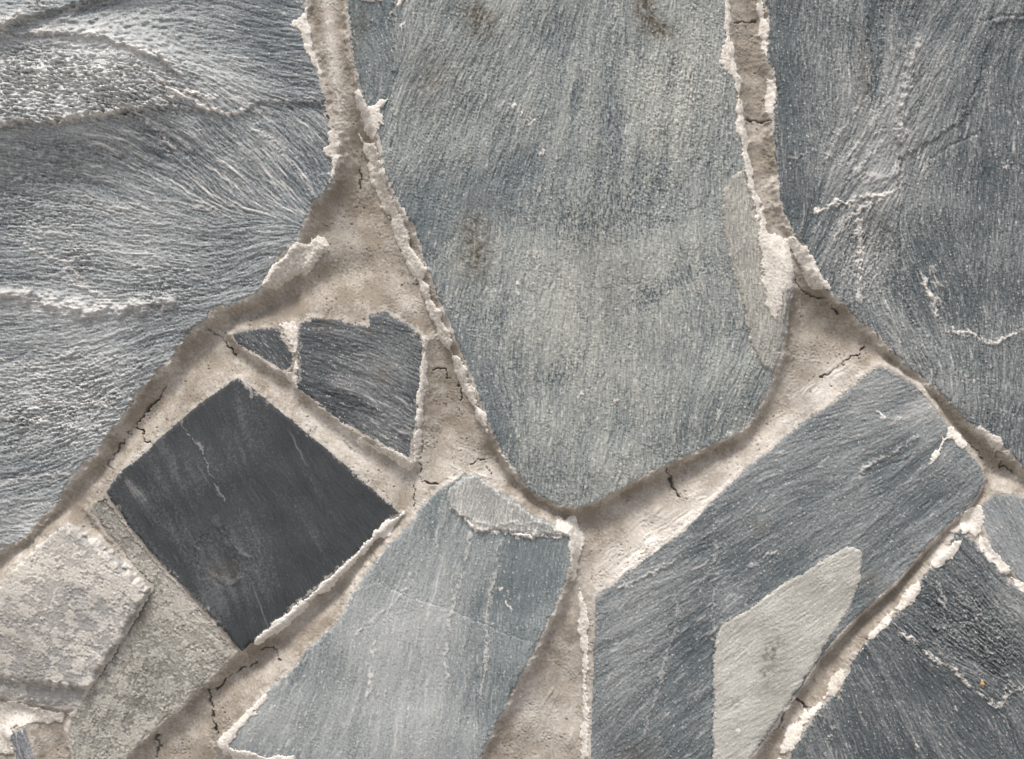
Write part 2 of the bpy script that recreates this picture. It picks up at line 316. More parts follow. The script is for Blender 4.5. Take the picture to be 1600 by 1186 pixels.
# layers of a stone that lie a little above or below its face: (stone, polygon, rise, soft edge, name, colours)
FLAKES = [
 ('centre', 'flake', 'olive grey flake at the right edge',
  [(1159,267),(1140,277),(1128,300),(1124,327),(1126,367),(1136,395),(1143,438),(1159,482),(1166,528),(1179,562),(1199,582),(1209,584),(1222,522),(1229,462),(1230,428),(1224,404),(1195,379),(1176,340),(1167,290)],
  2.2, dict(dark=(0.215,0.215,0.195), mid=(0.30,0.30,0.27), dustc=(0.5,0.48,0.43), dust=0.18)),
 ('patch', 'flake', 'pale sand-coloured layer',
  [(1114,990),(1133,967),(1176,947),(1199,923),(1233,903),(1266,887),(1296,863),(1323,851),(1340,856),(1346,870),(1341,900),(1333,940),(1311,972),(1303,985),(1290,1000),(1280,1020),(1253,1063),(1223,1104),(1196,1144),(1168,1184),(1138,1236),(1112,1240),(1113,1100)],
  0.7, dict(dark=(0.29,0.29,0.26), mid=(0.365,0.362,0.325), dustc=(0.54,0.535,0.49), dust=0.24)),
 ('south', 'flake', 'pale flaked crust along the top',
  [(700,768),(722,743),(742,740),(768,758),(795,777),(835,804),(888,828),(894,838),(835,834),(790,827),(752,830),(741,822),(733,811),(712,807),(706,792)],
  2.6, dict(dark=(0.2,0.21,0.205), mid=(0.32,0.325,0.31), dustc=(0.56,0.545,0.50), dust=0.18)),
]
FLAKES.append(('corner', 'rust_drop', 'tiny orange drip', [(1528,1059),(1531,1058),(1532,1066),(1530,1068),(1527,1066)], 0.8, dict(dark=(0.55,0.32,0.12), mid=(0.65,0.40,0.18), dustc=(0.7,0.5,0.3), dust=0.0)))
# cement dragged over the stones' edges: (polygon, thickness, whiteness)
SMEARS = [
 ([(452,42),(470,28),(483,16),(490,55),(499,90),(503,118),(485,105),(478,85),(474,60)], 4, 0.9),
 ([(518,205),(530,212),(536,250),(530,270),(513,292),(518,262),(512,235)], 3, 0.7),
 ([(560,140),(576,168),(600,160),(614,150),(617,157),(602,172),(597,192),(588,220),(572,222),(562,185)], 5, 0.95),
 ([(608,31),(604,22),(628,0),(636,-30),(648,-30),(640,3),(616,27)], 4, 1.0),
 ([(563,-6),(600,-2),(600,6),(582,7),(568,3)], 3, 0.9),
 ([(1126,-40),(1140,-40),(1140,20),(1143,60),(1148,100),(1157,125),(1161,180),(1169,230),(1178,290),(1192,340),(1180,345),(1165,300),(1156,245),(1148,190),(1143,130),(1116,92),(1126,66),(1129,20)], 3.5, 0.8),
 ([(1178,-30),(1190,-30),(1193,0),(1198,30),(1200,60),(1196,90),(1187,75),(1183,40)], 4, 0.85),
 ([(1195,118),(1206,125),(1216,145),(1208,152),(1204,188),(1196,170)], 4, 0.9),
 ([(1188,330),(1206,362),(1232,378),(1239,400),(1240,425),(1231,452),(1219,462),(1213,502),(1205,512),(1195,480),(1185,430),(1181,390)], 3.5, 0.7),
 ([(1232,372),(1262,388),(1272,420),(1287,440),(1292,452),(1275,452),(1256,432),(1238,405)], 4, 0.85),
 ([(412,446),(433,408),(468,382),(496,366),(514,384),(492,412),(465,432),(430,452)], 16, 0.6),
 ([(632,792),(596,820),(530,885),(431,973),(384,1010),(391,1018),(439,986),(538,899),(608,830),(636,804)], 6, 1.05),
 ([(436,508),(460,504),(466,520),(464,603),(450,600),(444,586),(459,576),(462,552),(446,528)], 4, 0.7),
 ([(662,528),(669,533),(666,600),(661,660),(655,705),(648,728),(643,712),(648,670),(656,600)], 3, 0.8),
 ([(556,680),(600,697),(648,722),(642,735),(600,713),(552,688)], 3, 0.7),
 ([(1444,732),(1458,704),(1464,682),(1484,664),(1512,694),(1498,704),(1484,692),(1474,696),(1464,714)], 4, 1.0),
 ([(1526,668),(1560,684),(1568,702),(1555,707),(1538,690)], 3, 0.7),
 ([(1504,800),(1530,786),(1533,804),(1530,824),(1522,842),(1512,834),(1502,836),(1498,822)], 4, 0.95),
 ([(1476,856),(1498,842),(1500,846),(1476,872),(1460,884),(1440,898),(1428,908),(1438,888),(1455,872)], 4, 0.9),
 ([(1432,900),(1440,904),(1436,922),(1424,938),(1404,950),(1392,952),(1404,934),(1418,912)], 5, 0.7),
 ([(1394,950),(1386,970),(1365,990),(1337,1026),(1330,1030),(1352,995),(1375,966)], 3, 0.8),
 ([(1312,1040),(1318,1046),(1313,1070),(1302,1088),(1284,1090),(1290,1068)], 5, 0.65),
 ([(1280,1096),(1278,1106),(1262,1122),(1248,1152),(1234,1168),(1222,1196),(1205,1230),(1196,1215),(1228,1146),(1256,1108)], 3.5, 0.9),
 ([(340,1160),(350,1146),(385,1110),(416,1078),(422,1084),(392,1121),(362,1160),(400,1173),(450,1178),(490,1196),(480,1230),(400,1200),(350,1180)], 3, 0.85),
 ([(902,912),(914,925),(920,1000),(918,1060),(920,1124),(916,1230),(906,1230),(908,1100),(910,1020),(902,950)], 4, 0.75),
 ([(1528,836),(1545,850),(1570,884),(1606,918),(1640,955),(1606,936),(1560,895),(1528,858)], 3, 0.85),
 ([(556,205),(588,225),(603,288),(648,378),(688,488),(729,582),(768,680),(792,722),(776,704),(745,652),(715,594),(690,542),(650,444),(617,374),(590,312),(574,272)], 13, 0.75),
 ([(860,800),(900,806),(912,850),(905,905),(893,912),(888,870),(885,838),(868,828)], 4, 0.75),
 ([(-60,1084),(0,1092),(60,1104),(104,1118),(96,1136),(50,1132),(16,1140),(26,1180),(10,1186),(-60,1160)], 5, 0.75),
]
# shrinkage cracks of the mortar: (polyline, half width)
CRACKS = [
 ([(323,513),(337,523),(353,535),(367,555)], 1.6), ([(260,605),(233,635),(210,665),(180,705),(165,725),(178,735)], 1.5), ([(210,668),(221,676),(230,688),(238,690)], 2.0),
 ([(405,1017),(423,1017),(433,1025),(438,1033)], 2.2), ([(322,1083),(328,1103),(333,1130),(342,1150)], 2.4), ([(397,1040),(372,1050),(355,1062),(333,1082)], 1.4),
 ([(243,1150),(240,1158),(247,1170),(240,1186)], 1.6), ([(676,577),(690,573),(697,578),(700,592)], 1.6), ([(716,598),(722,606),(720,625)], 2.6), ([(661,690),(658,720),(657,752),(668,754),(683,756)], 1.6),
 ([(648,760),(647,790)], 1.3), ([(733,726),(746,718),(756,722),(768,740)], 1.5), ([(1042,732),(1049,750),(1054,764),(1060,775)], 2.0), ([(1144,35),(1162,36),(1184,32)], 1.6), ([(1164,186),(1185,189),(1204,190)], 1.6),
 ([(1351,543),(1338,556),(1318,566),(1302,580),(1284,590)], 1.8), ([(1232,1097),(1242,1092),(1252,1098),(1260,1104)], 2.2), ([(1233,1097),(1222,1115),(1213,1140)], 1.3),
 ([(1240,440),(1262,455),(1285,465),(1310,488)], 1.2), ([(1515,690),(1528,705),(1538,720)], 1.2), ([(1590,740),(1570,728),(1552,705)], 1.2), ([(555,240),(560,270),(558,290)], 1.2),
]
# where the mortar stands lower (negative) or higher than usual: x, y, rx, ry, amount, degrees
RECESS = [(568,300,46,120,24), (640,440,22,60,8,-25), (445,470,95,22,14,-28), (300,556,80,18,7,-50), (200,688,90,12,5,-45), (700,640,26,105,11), (765,720,30,20,8),
          (840,775,55,14,9,25), (985,768,115,24,17,-32), (1105,712,60,12,11,-32), (1282,485,50,58,18,35), (1400,585,50,12,7,45), (1500,678,55,14,8,45), (1562,738,30,24,10),
          (555,672,110,10,13,38), (240,1128,130,32,13,-38), (400,1033,60,16,11,-38), (520,930,90,10,10,-38), (1400,922,170,7,9,-46), (1255,1068,110,9,7,-50),
          (1175,150,10,230,3), (522,90,16,140,-7,-8), (870,1085,42,120,7,20), (882,950,14,60,7,20), (400,640,90,12,-3,40), (1230,690,140,10,-4,-38), (560,478,70,16,-5)]

# ------------------------------------------------------------------ grain: noise drawn out along each stone's own lines
SD = {}
lab = np.full((H, W), -1, np.int16)
warpA, warpB, warpC = noise(11, 26), noise(12, 9), noise(13, 3.2)
for i, s in enumerate(STONES):
    win = window(s['poly'], 90)
    d = poly_sdf(s['poly'], XX[win], YY[win])
    d = d + s['rag'] * (0.45 * warpA[win] + 0.50 * warpB[win] + 0.22 * warpC[win])
    SD[s['key']] = (win, d)
    sub = lab[win]
    sub[d > -6] = i
C2 = np.zeros((H, W), np.float32); S2 = np.zeros((H, W), np.float32)
for i, s in enumerate(STONES):
    win, d = SD[s['key']]
    X, Y = XX[win], YY[win]
    c = np.zeros(X.shape, np.float32); q = np.zeros(X.shape, np.float32)
    for (fx, fy, a) in s['flow']:
        w = 1.0 / (((X - fx) ** 2 + (Y - fy) ** 2) + 900.0) ** 1.3
        c += w * math.cos(2 * math.radians(a)); q += w * math.sin(2 * math.radians(a))
    m = (lab[win] == i)
    C2[win][m] = c[m]; S2[win][m] = q[m]
ang = 0.5 * np.arctan2(S2, C2) + 0.055 * noise(21, 60) + 0.04 * noise(22, 14)
DX, DY = np.cos(ang).astype(np.float32).ravel(), np.sin(ang).astype(np.float32).ravel()


def drawn(n, L, step=1.0):
    """line integral of a noise along the grain"""
    n = n.ravel()
    acc = n.copy()
    ix0, iy0 = np.meshgrid(np.arange(W, dtype=np.float32), np.arange(H, dtype=np.float32))
    ix0, iy0 = ix0.ravel(), iy0.ravel()
    for sgn in (1.0, -1.0):
        px, py = ix0.copy(), iy0.copy()
        k = np.arange(W * H)
        vx, vy = DX * sgn, DY * sgn
        for j in range(L):
            px += vx * step; py += vy * step
            k = np.clip(np.rint(py), 0, H - 1).astype(np.int32) * W + np.clip(np.rint(px), 0, W - 1).astype(np.int32)
            acc += n[k] * (1 - (j + 1) / (L + 1))
            nx, ny = DX[k], DY[k]
            f = np.where(nx * vx + ny * vy < 0, -1.0, 1.0).astype(np.float32)
            vx, vy = nx * f, ny * f
    acc = acc.reshape(H, W)
    acc -= acc.mean()
    return acc / acc.std()


gF = drawn(noise(31, 0.8), 4)
gM = drawn(noise(32, 1.6, 10), 6)
gC = drawn(noise(33, 5.0, 40), 12, 1.5)
gT = drawn(noise(35, 2.4, 16), 4)
gL = drawn(noise(36, 16, 90), 26, 2.4)
gS = drawn(noise(34, 3.4, 30), 7, 1.4)
nG = noise(41, 2.0, 7); nG2 = noise(42, 3.5, 16); nL = noise(43, 45, 220); nLL = noise(44, 110); nP = noise(45, 1.6)

# single torn fibres: (stone, centre x, y, spread x, spread y, how many, shortest, longest, height, whiteness)
FIBRES = [
 ('fan',300,240,150,70,190,22,110,1.6,0.55), ('fan',430,230,60,70,80,15,70,1.1,0.4), ('fan',150,420,260,170,420,6,30,1.0,0.45), ('fan',90,650,160,150,420,5,22,1.0,0.5),
 ('fan',330,80,170,60,180,14,60,0.6,0.25), ('fan',80,135,120,40,160,6,22,1.4,0.5),
 ('centre',880,400,260,360,1900,6,30,0.9,0.40), ('centre',700,500,110,240,260,10,60,0.6,0.25), ('centre',1060,150,110,120,250,3,10,0.9,0.5), ('centre',940,600,200,170,800,6,24,0.8,0.40),
 ('east',1380,300,170,260,520,8,40,1.0,0.38), ('east',1360,250,70,90,120,20,80,1.4,0.5), ('east',1530,450,90,260,220,6,30,0.8,0.3), ('east',1420,520,90,80,90,15,70,1.4,0.45),
 ('dark',400,790,120,120,110,5,22,0.35,0.10), ('dark',360,860,70,50,40,10,40,0.7,0.14),
 ('taupe',240,1000,80,110,160,4,16,0.8,0.4), ('pale',90,960,90,90,120,4,16,1.0,0.4),
 ('wedge',410,545,40,30,40,8,28,0.9,0.3), ('pentagon',570,580,80,80,190,8,40,0.9,0.32), ('pentagon',590,650,50,40,60,12,40,1.0,0.2),
 ('south',660,980,160,180,520,6,36,0.6,0.36), ('south',700,950,90,130,60,30,110,0.9,0.4), ('south',480,1130,90,60,150,6,24,0.9,0.45),
 ('patch',1300,780,170,130,420,6,32,0.7,0.32), ('patch',1030,1020,90,140,330,8,45,0.8,0.34), ('patch',1095,960,30,120,90,14,50,1.1,0.45), ('patch',1210,1030,80,90,160,5,24,0.9,0.6),
 ('patch',1340,730,60,40,30,30,90,1.0,0.25), ('corner',1420,1120,130,80,340,10,70,0.8,0.28), ('corner',1500,960,70,70,260,4,16,1.2,0.3), ('corner',1570,1000,50,100,120,6,30,0.8,0.3),
 ('east',1380,300,150,280,46,70,190,0.8,0.36), ('fan',190,560,200,200,40,50,140,1.1,0.45), ('fan',330,250,120,70,40,70,170,1.5,0.55), ('patch',1270,760,200,130,34,50,150,0.6,0.30), ('patch',1010,1050,80,120,24,50,140,0.6,0.3),
 ('south',640,1010,130,150,40,60,170,0.6,0.34), ('centre',880,420,220,350,46,50,150,0.5,0.26), ('corner',1430,1110,120,80,24,50,130,0.6,0.28), ('dark',400,790,110,110,9,60,150,0.3,0.16), ('pentagon',570,580,80,80,16,30,80,0.6,0.3),
 ('east_chip',1580,830,40,60,90,8,40,0.7,0.3), ('chip',35,1170,20,30,20,5,16,0.8,0.3),
]
FH = np.zeros((H, W), np.float32); FWH = np.zeros((H, W), np.float32)
for fi, (key, fx, fy, sx, sy, n, l0, l1, hh, wt) in enumerate(FIBRES):
    rng = np.random.default_rng(900 + fi)
    i = [t['key'] for t in STONES].index(key)
    n = int(n * {'fan': 0.75, 'centre': 1.0}.get(key, 0.6))
    px = ((fx + sx * rng.uniform(-1.25, 1.25, n) - X0) / Q).astype(np.float32)
    py = ((fy + sy * rng.uniform(-1.25, 1.25, n) - Y0) / Q).astype(np.float32)
    length = (l0 + (l1 - l0) * rng.random(n) ** 2.6) * 0.75 / Q
    amp = (0.25 + 0.75 * rng.random(n)) * np.clip(0.8 + 0.5 * rng.standard_normal(n), 0.1, 1.7)
    wob = 0.14 * rng.standard_normal(n); wv = rng.uniform(0.05, 0.25, n); ph = rng.uniform(0, 6.28, n)
    vx = np.ones(n, np.float32); vy = np.zeros(n, np.float32)
    st = 0.75
    for j in range(int(length.max() / st) + 1):
        ok = (j * st < length) & (px > 2) & (py > 2) & (px < W - 3) & (py < H - 3)
        if not ok.any():
            break
        k = np.clip(np.rint(py), 0, H - 1).astype(np.int64) * W + np.clip(np.rint(px), 0, W - 1).astype(np.int64)
        ok &= lab.ravel()[k] == i
        nx, ny = DX[k], DY[k]
        f = np.where(nx * vx + ny * vy < 0, -1.0, 1.0)
        nx, ny = nx * f, ny * f
        a = wob * np.sin(ph + wv * j) + 0.20 * rng.standard_normal(n)
        vx, vy = nx, ny
        qx, qy = nx - a * ny, ny + a * nx
        px = px + st * qx; py = py + st * qy
        t = np.clip(j * st / length, 0, 1)
        v = amp * np.sin(math.pi * np.clip(t, 0.03, 0.97)) ** 0.6 * ok * st
        x0 = np.floor(px).astype(np.int64); y0 = np.floor(py).astype(np.int64)
        ax, ay = px - x0, py - y0
        x0 = np.clip(x0, 0, W - 2); y0 = np.clip(y0, 0, H - 2)
        for (ox, oy, w) in ((0, 0, (1 - ax) * (1 - ay)), (1, 0, ax * (1 - ay)), (0, 1, (1 - ax) * ay), (1, 1, ax * ay)):
            np.add.at(FH, (y0 + oy, x0 + ox), v * w * hh)
            np.add.at(FWH, (y0 + oy, x0 + ox), v * w * wt)
FH = np.clip(blur(FH, 0.55 * Q), 0, 2.2); FWH = np.clip(blur(FWH, 0.45 * Q) * 1.5, 0, 0.85)

# ------------------------------------------------------------------ height and weathering of every stone
HS = np.full((H, W), -60.0, np.float32)           # highest stone at each place
BH = np.zeros((H, W), np.float32); BW = np.zeros((H, W), np.float32)
NEAR = np.full((H, W), -200.0, np.float32)
DATA = {}
for i, s in enumerate(STONES):
    win, d = SD[s['key']]
    X, Y = XX[win], YY[win]
    pc = np.mean(np.asarray(s['poly']), axis=0)
    body = s['base'] + s['tilt'][0] * (X - pc[0]) + s['tilt'][1] * (Y - pc[1]) + 0.25 * nL[win] + 0.10 * gL[win] + 0.9 * nLL[win]
    a1, a2, a3 = s['amp']
    ragged = gM[win] * 0.65 + gF[win] * 0.35
    rough = np.ones(X.shape, np.float32)
    for b in s.get('rough', []):
        rough += blob(b, X, Y)
    if s['key'] == 'fan':      # the long rough ledge across the upper half of the fan-grained stone
        yc = np.interp(xs[win[1]], [-120,0,110,230,330,390,480], [206,204,196,174,172,180,160]).astype(np.float32)[None, :] + 3.0 * warpB[win]
        am = np.interp(xs[win[1]], [-120,150,300,420,520], [24,22,9,3,0]).astype(np.float32)[None, :]
        up = smooth(-175, 0, Y - yc) ** 1.0
        dn = (1 - 0.3 * smooth(0, 7, Y - yc)) * (1 - smooth(0, 110, Y - yc))
        body += 1.7 * am * np.where(Y > yc, dn, up)
        yb = np.interp(xs[win[1]], [-120,40,100,170,215,265,290,345], [66,60,57,65,82,100,125,160]).astype(np.float32)[None, :] + 2.0 * warpB[win]
        inl = smooth(360, 250, X)
        body += inl * np.where(Y < yb, 13 * smooth(-70, 0, Y - yb), 13 - 7 * smooth(0, 7, Y - yb) - 6 * smooth(5, 40, Y - yb))
        yt = np.interp(xs[win[1]], [-120,0,30,70,100,190,260], [75,56,47,31,22,-3,-30]).astype(np.float32)[None, :] + 2.0 * warpB[win]
        body += 12 * smooth(6, -4, Y - yt)
        rough += 0.55 * blob((90,145,170,50,1.0), X, Y) - 0.5 * blob((200,72,100,20,1.0,14), X, Y)
    if s['key'] == 'pale':     # its top right edge and broken lower face fall back
        body += -12 * smooth(0, -22, poly_sdf([(-200,760),(104,817),(228,926),(170,1040),(145,1064),(100,1061),(57,1055),(-20,1046),(-200,1040)], X, Y) + 1.5 * warpB[win])
    if s['key'] == 'centre':
        body += -7 * smooth(60, 0, d) * smooth(560, 700, Y + 0.3 * X - 300) * 0.5
    rag2 = ragged * rough
    calm = np.clip(0.70 + 0.30 * np.roll(warpA, 130, 1)[win] + 0.34 * np.roll(nL, 200, 0)[win] + 0.38 * np.roll(warpB, 260, 1)[win], 0.08, 1.7)
    rough = rough * calm
    kr = {'fan': 0.38, 'centre': 0.44, 'east': 0.42, 'dark': 0.07, 'south': 0.24, 'patch': 0.26, 'corner': 0.36, 'pale': 0.10, 'taupe': 0.2, 'pentagon': 0.36, 'wedge': 0.36, 'east_chip': 0.3}.get(s['key'], 0.6)
    lump = np.zeros(X.shape, np.float32)
    for b in s.get('lump', []):
        lump += blob(b, X, Y) * (1 + 0.3 * warpA[win])
    lump = np.clip(lump, 0, 1.3)
    for b in s.get('still', []):
        calm = calm * (1 - np.clip(blob(b, X, Y), 0, 0.9)); rough = rough * (1 - np.clip(blob(b, X, Y), 0, 0.9))
    fine = rough
    rough = rough * kr * (1 - 0.8 * np.clip(lump, 0, 1))
    h = body + rough * (0.07 * a1 * gC[win] + 0.26 * a2 * gM[win] + 0.48 * a3 * gF[win]) + s['grain'] * (0.3 + 0.7 * fine) * (0.6 * nG[win] + 0.5 * nG2[win] + 0.25 * nP[win]) + lump * (0.8 * nG2[win] + 0.9 * warpC[win] + 0.5 * nG[win] + 2.0 * np.roll(gT, 40, 0)[win] + 0.8 * gM[win])
    # terraces: split layers with torn edges
    tf = 0.9 * gT[win] + 0.5 * gL[win]
    lev = np.floor(tf) + smooth(0.0, 0.22, tf % 1.0)
    h += 0.55 * a2 * kr * lev
    tf2 = 0.9 * gS[win] + 0.35 * gL[win]
    lev2 = np.floor(tf2) + smooth(0.0, 0.10, tf2 % 1.0)
    h += 0.80 * a2 * kr * lev2
    torn = np.exp(-((tf % 1.0 - 0.2) / 0.10) ** 2) * smooth(-0.2, 0.8, nG2[win]) + 0.8 * np.exp(-((tf2 % 1.0 - 0.1) / 0.05) ** 2) * smooth(-0.3, 0.7, np.roll(nG2, 70, 1)[win])
    dust = s['dust'] + (0.05 if s['key'] == 'dark' else 0.085) + lump * (0.16 + 0.12 * nG2[win] + 0.10 * warpC[win] + 0.14 * np.roll(gT, 40, 0)[win]) + 0.045 * gL[win] + 0.06 * nLL[win] + 0.17 * kr * rag2 + min(0.22, 0.42 * kr) * smooth(0.5, 1.5, gM[win] + 0.4 * nG[win]) * (0.06 if s['key'] == 'dark' else min(1.0, max(0.15, 0.6 + s['dust'] * 2))) + 0.055 * nG[win] * (0.6 + s['grain']) + 0.05 * nP[win] + 0.27 * torn * (0.04 if s['key'] == 'dark' else min(1.0, 0.35 + kr))
    if s['key'] in ('pale', 'taupe'):
        mo = smooth(-0.6, 0.7, 0.7 * warpB[win] + 0.4 * nG2[win] + 1.0 * warpA[win]) - 0.5
        h += 0.7 * mo; dust += (0.46 if s['key'] == 'pale' else 0.30) * mo + 0.08 * nG2[win]
    for b in s['dusts']:
        dust += blob(b, X, Y)
    tone = 0.55 + 0.04 * gL[win] + (0.05 + 0.11 * kr) * gM[win] + (0.08 + 0.12 * kr) * gF[win] + 0.05 * gS[win] + 0.06 * nG[win] + 0.045 * nP[win] + 0.08 * nLL[win] + 0.05 * nL[win]
    if s['key'] in ('pale', 'taupe'):
        tone += 0.12 * warpB[win]
    stain = np.zeros(X.shape, np.float32)
    for b in s['stains']:
        stain += blob(b, X, Y) * (1 + 0.35 * warpB[win] + 0.3 * nG2[win])
    bare = np.zeros(X.shape, np.float32)
    for b in s.get('bare', []):
        bare += blob(b, X, Y)
    if len(s.get('bare', [])):
        bm = smooth(0.64, 0.80, 0.62 * np.clip(bare, 0, 1.15) + 0.36 * gT[win] + 0.22 * gM[win] + 0.14 * gS[win]) * smooth(0.12, 0.4, bare)
        h -= 1.1 * bm; dust -= 0.55 * bm; tone -= 0.42 * bm
    white = smooth(2.55, 3.1, nG2[win] + 0.5 * gM[win] + 0.5 * nG[win]) * (0.7 if s['key'] != 'dark' else 0.03)
    h += 1.0 * FH[win]
    white = np.maximum(white, 0.75 * FWH[win]); dust += 0.7 * FWH[win]
    for (k, pts, hw, hh, wt) in CRESTS:
        if k == s['key']:
            ld = line_dist(pts, X + 1.5 * warpB[win] + 0.7 * warpC[win] + 1.5 * warpA[win], Y + 1.5 * np.roll(warpB, 91, 1)[win] + 0.7 * np.roll(warpC, 91, 1)[win] + 1.5 * np.roll(warpA, 91, 1)[win])
            pr = np.exp(-(ld / (hw * 1.35)) ** 2) * np.clip(0.80 + 0.22 * np.roll(warpB, 37, 0)[win] + 0.35 * np.roll(warpA, 37, 0)[win], 0, 1.3)
            h += 0.8 * hh * pr
            white = np.maximum(white, wt * smooth(0.2, 0.75, pr + 0.16 * gF[win] + 0.12 * nG[win]) * smooth(0.03, 0.2, pr))
    for (k, pts, hw, dd) in SEAMS:
        if k == s['key']:
            ld = line_dist(pts, X + 1.2 * warpB[win], Y + 1.2 * np.roll(warpB, 53, 1)[win])
            h -= dd * np.exp(-(ld / hw) ** 2)
    for (k, poly, dh, dt, dd_, sf) in LAYERS:
        if k == s['key']:
            fl = smooth(-0.5 * sf, 0.5 * sf, poly_sdf(poly, X, Y) + 1.6 * warpB[win] + 0.9 * warpC[win] + 0.8 * gM[win])
            h += dh * fl; tone += dt * fl; dust += dd_ * fl
    # edges: a rounded, chipped arris and sides that go down into the mortar
    e = np.clip(7.0 - d, 0, None)
    h = h - 0.055 * e * e - 3.2 * np.clip(0.5 - d, 0, None)
    rimw = smooth(5, 0, d + 2 * warpC[win] + 2.5 * warpB[win]) * smooth(0.0, 1.0, 0.35 + 0.6 * warpA[win] + 0.4 * warpB[win])
    DATA[s['key']] = dict(win=win, d=d, h=h, body=body, dust=dust, tone=tone, stain=stain, white=np.maximum(white, 0.55 * rimw))
    HS[win] = np.maximum(HS[win], np.where(d > -4, h, -60))
    w = np.exp(-np.clip(-d, 0, None) / 16.0)
    BH[win] += w * body; BW[win] += w
    NEAR[win] = np.maximum(NEAR[win], d)
BH = np.where(BW > 1e-4, BH / np.maximum(BW, 1e-4), 8.0)

# ------------------------------------------------------------------ mortar between the stones
gap = np.clip(-NEAR, 0, 60)
# trowelled so that it lies deepest under the stone above and rises to the stone below
solid = NEAR > 0
rows = np.arange(H, dtype=np.float32)[:, None]
up = rows - np.maximum.accumulate(np.where(solid, rows, -1e4), axis=0)
down = np.minimum.accumulate(np.where(solid, rows, 1e5)[::-1], axis=0)[::-1] - rows
up = np.clip(up * Q, 0, 90); down = np.clip(down * Q, 0, 90)
share = blur((up + 3) / (up + down + 6), 4.0)
depth = 9.5 + 1.0 * nL
for b in RECESS:
    depth = depth + blob(b, XX, YY)
depth = 2.0 + np.clip(depth, 2.0, 30) * 1.42 * (0.45 + 0.55 * smooth(0.0, 0.42, share)) * (1.0 - smooth(0.30, 1.05, share))
trough = depth * (0.70 * (1 - np.exp(-(gap / 7.0) ** 1.3)) + 0.30 * (1 - np.exp(-(gap / 24.0) ** 1.4)))
HM = blur(BH, 7.0) - 1.2 - blur(trough, 1.0) + 0.4 * nL + 0.3 * warpA
soft = np.clip(0.7 + 0.5 * np.roll(warpA, 210, 0), 0.15, 1.6)
HM += soft * (0.17 * nG + 0.11 * nG2 + 0.24 * nP) + 0.08 * warpB
pits = smooth(2.2, 2.8, np.roll(nG2, 300, 1) + 0.6 * np.roll(nG, 111, 0)) * smooth(-0.2, 1.0, np.roll(warpA, 400, 1))
grit = smooth(1.9, 2.6, np.roll(nG, 500, 1))
HM += -3.5 * pits + 1.0 * grit
crackf = np.zeros((H, W), np.float32)
for pts, hw in CRACKS:
    win = window(pts, 14)
    ld = line_dist(pts, XX[win] + 1.5 * warpB[win] + 0.5 * warpC[win], YY[win] + 1.5 * np.roll(warpB, 77, 1)[win])
    crackf[win] = np.maximum(crackf[win], smooth(0.6 * hw + 0.3, hw * 0.15, ld + 0.45 * warpA[win]))
HM -= 11.0 * crackf
lime_and_light = 0.11 + 0.07 * nL + 0.06 * warpA + 0.06 * nG2 + 0.22 * smooth(9, 1, gap + 3 * warpB)
# trowel marks: long scrapes, with the lit lower joint slopes also painted paler
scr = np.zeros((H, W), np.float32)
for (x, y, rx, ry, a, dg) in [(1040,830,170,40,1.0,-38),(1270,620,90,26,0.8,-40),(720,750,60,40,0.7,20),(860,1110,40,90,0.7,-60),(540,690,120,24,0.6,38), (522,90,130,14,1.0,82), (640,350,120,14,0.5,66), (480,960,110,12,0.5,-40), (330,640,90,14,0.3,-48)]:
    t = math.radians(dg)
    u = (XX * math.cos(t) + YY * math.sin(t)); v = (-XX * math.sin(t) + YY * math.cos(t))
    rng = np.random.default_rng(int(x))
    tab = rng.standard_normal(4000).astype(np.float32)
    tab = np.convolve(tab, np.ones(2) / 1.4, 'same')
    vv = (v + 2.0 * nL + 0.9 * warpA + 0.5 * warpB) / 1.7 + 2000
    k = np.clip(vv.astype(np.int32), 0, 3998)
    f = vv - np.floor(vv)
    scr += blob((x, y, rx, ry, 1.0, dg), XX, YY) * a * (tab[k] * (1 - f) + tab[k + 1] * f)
    lime_and_light += 0.55 * a * blob((x, y, rx, ry * 0.8, 1.0, dg), XX, YY)  # pale trowelled cement, plus light on up-facing slopes painted into the colour
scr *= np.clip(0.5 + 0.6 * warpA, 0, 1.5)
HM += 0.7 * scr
lime_and_light += 0.12 * scr

# ------------------------------------------------------------------ materials
def nodes_of(name):
    m = bpy.data.materials.new(name)
    m.use_nodes = True
    nt = m.node_tree
    nt.nodes.clear()
    out = nt.nodes.new('ShaderNodeOutputMaterial')
    bs = nt.nodes.new('ShaderNodeBsdfPrincipled')
    nt.links.new(bs.outputs[0], out.inputs[0])
    return m, nt, bs


def mix(nt, fac, a, b):
    n = nt.nodes.new('ShaderNodeMix')
    n.data_type = 'RGBA'
    n.clamp_factor = True
    for sock, v in ((n.inputs[0], fac), (n.inputs[6], a), (n.inputs[7], b)):
        if hasattr(v, 'links'):
            nt.links.new(v, sock)
        else:
            sock.default_value = v if isinstance(v, float) else (*v, 1.0)
    return n.outputs[2]


def attr(nt, name):
    n = nt.nodes.new('ShaderNodeAttribute')
    n.attribute_name = name
    return n.outputs['Fac']


def math_n(nt, op, a, b, clamp=False):
    n = nt.nodes.new('ShaderNodeMath')
    n.operation = op
    n.use_clamp = clamp
    for sock, v in zip(n.inputs, (a, b)):
        if hasattr(v, 'links'):
            nt.links.new(v, sock)
        else:
            sock.default_value = v
    return n.outputs[0]


def tex(nt, scale, detail=3.0, rough=0.6):
    tc = nt.nodes.new('ShaderNodeTexCoord')
    n = nt.nodes.new('ShaderNodeTexNoise')
    n.inputs['Scale'].default_value = scale
    n.inputs['Detail'].default_value = detail
    n.inputs['Roughness'].default_value = rough
    nt.links.new(tc.outputs['Object'], n.inputs['Vector'])
    return n.outputs['Fac']


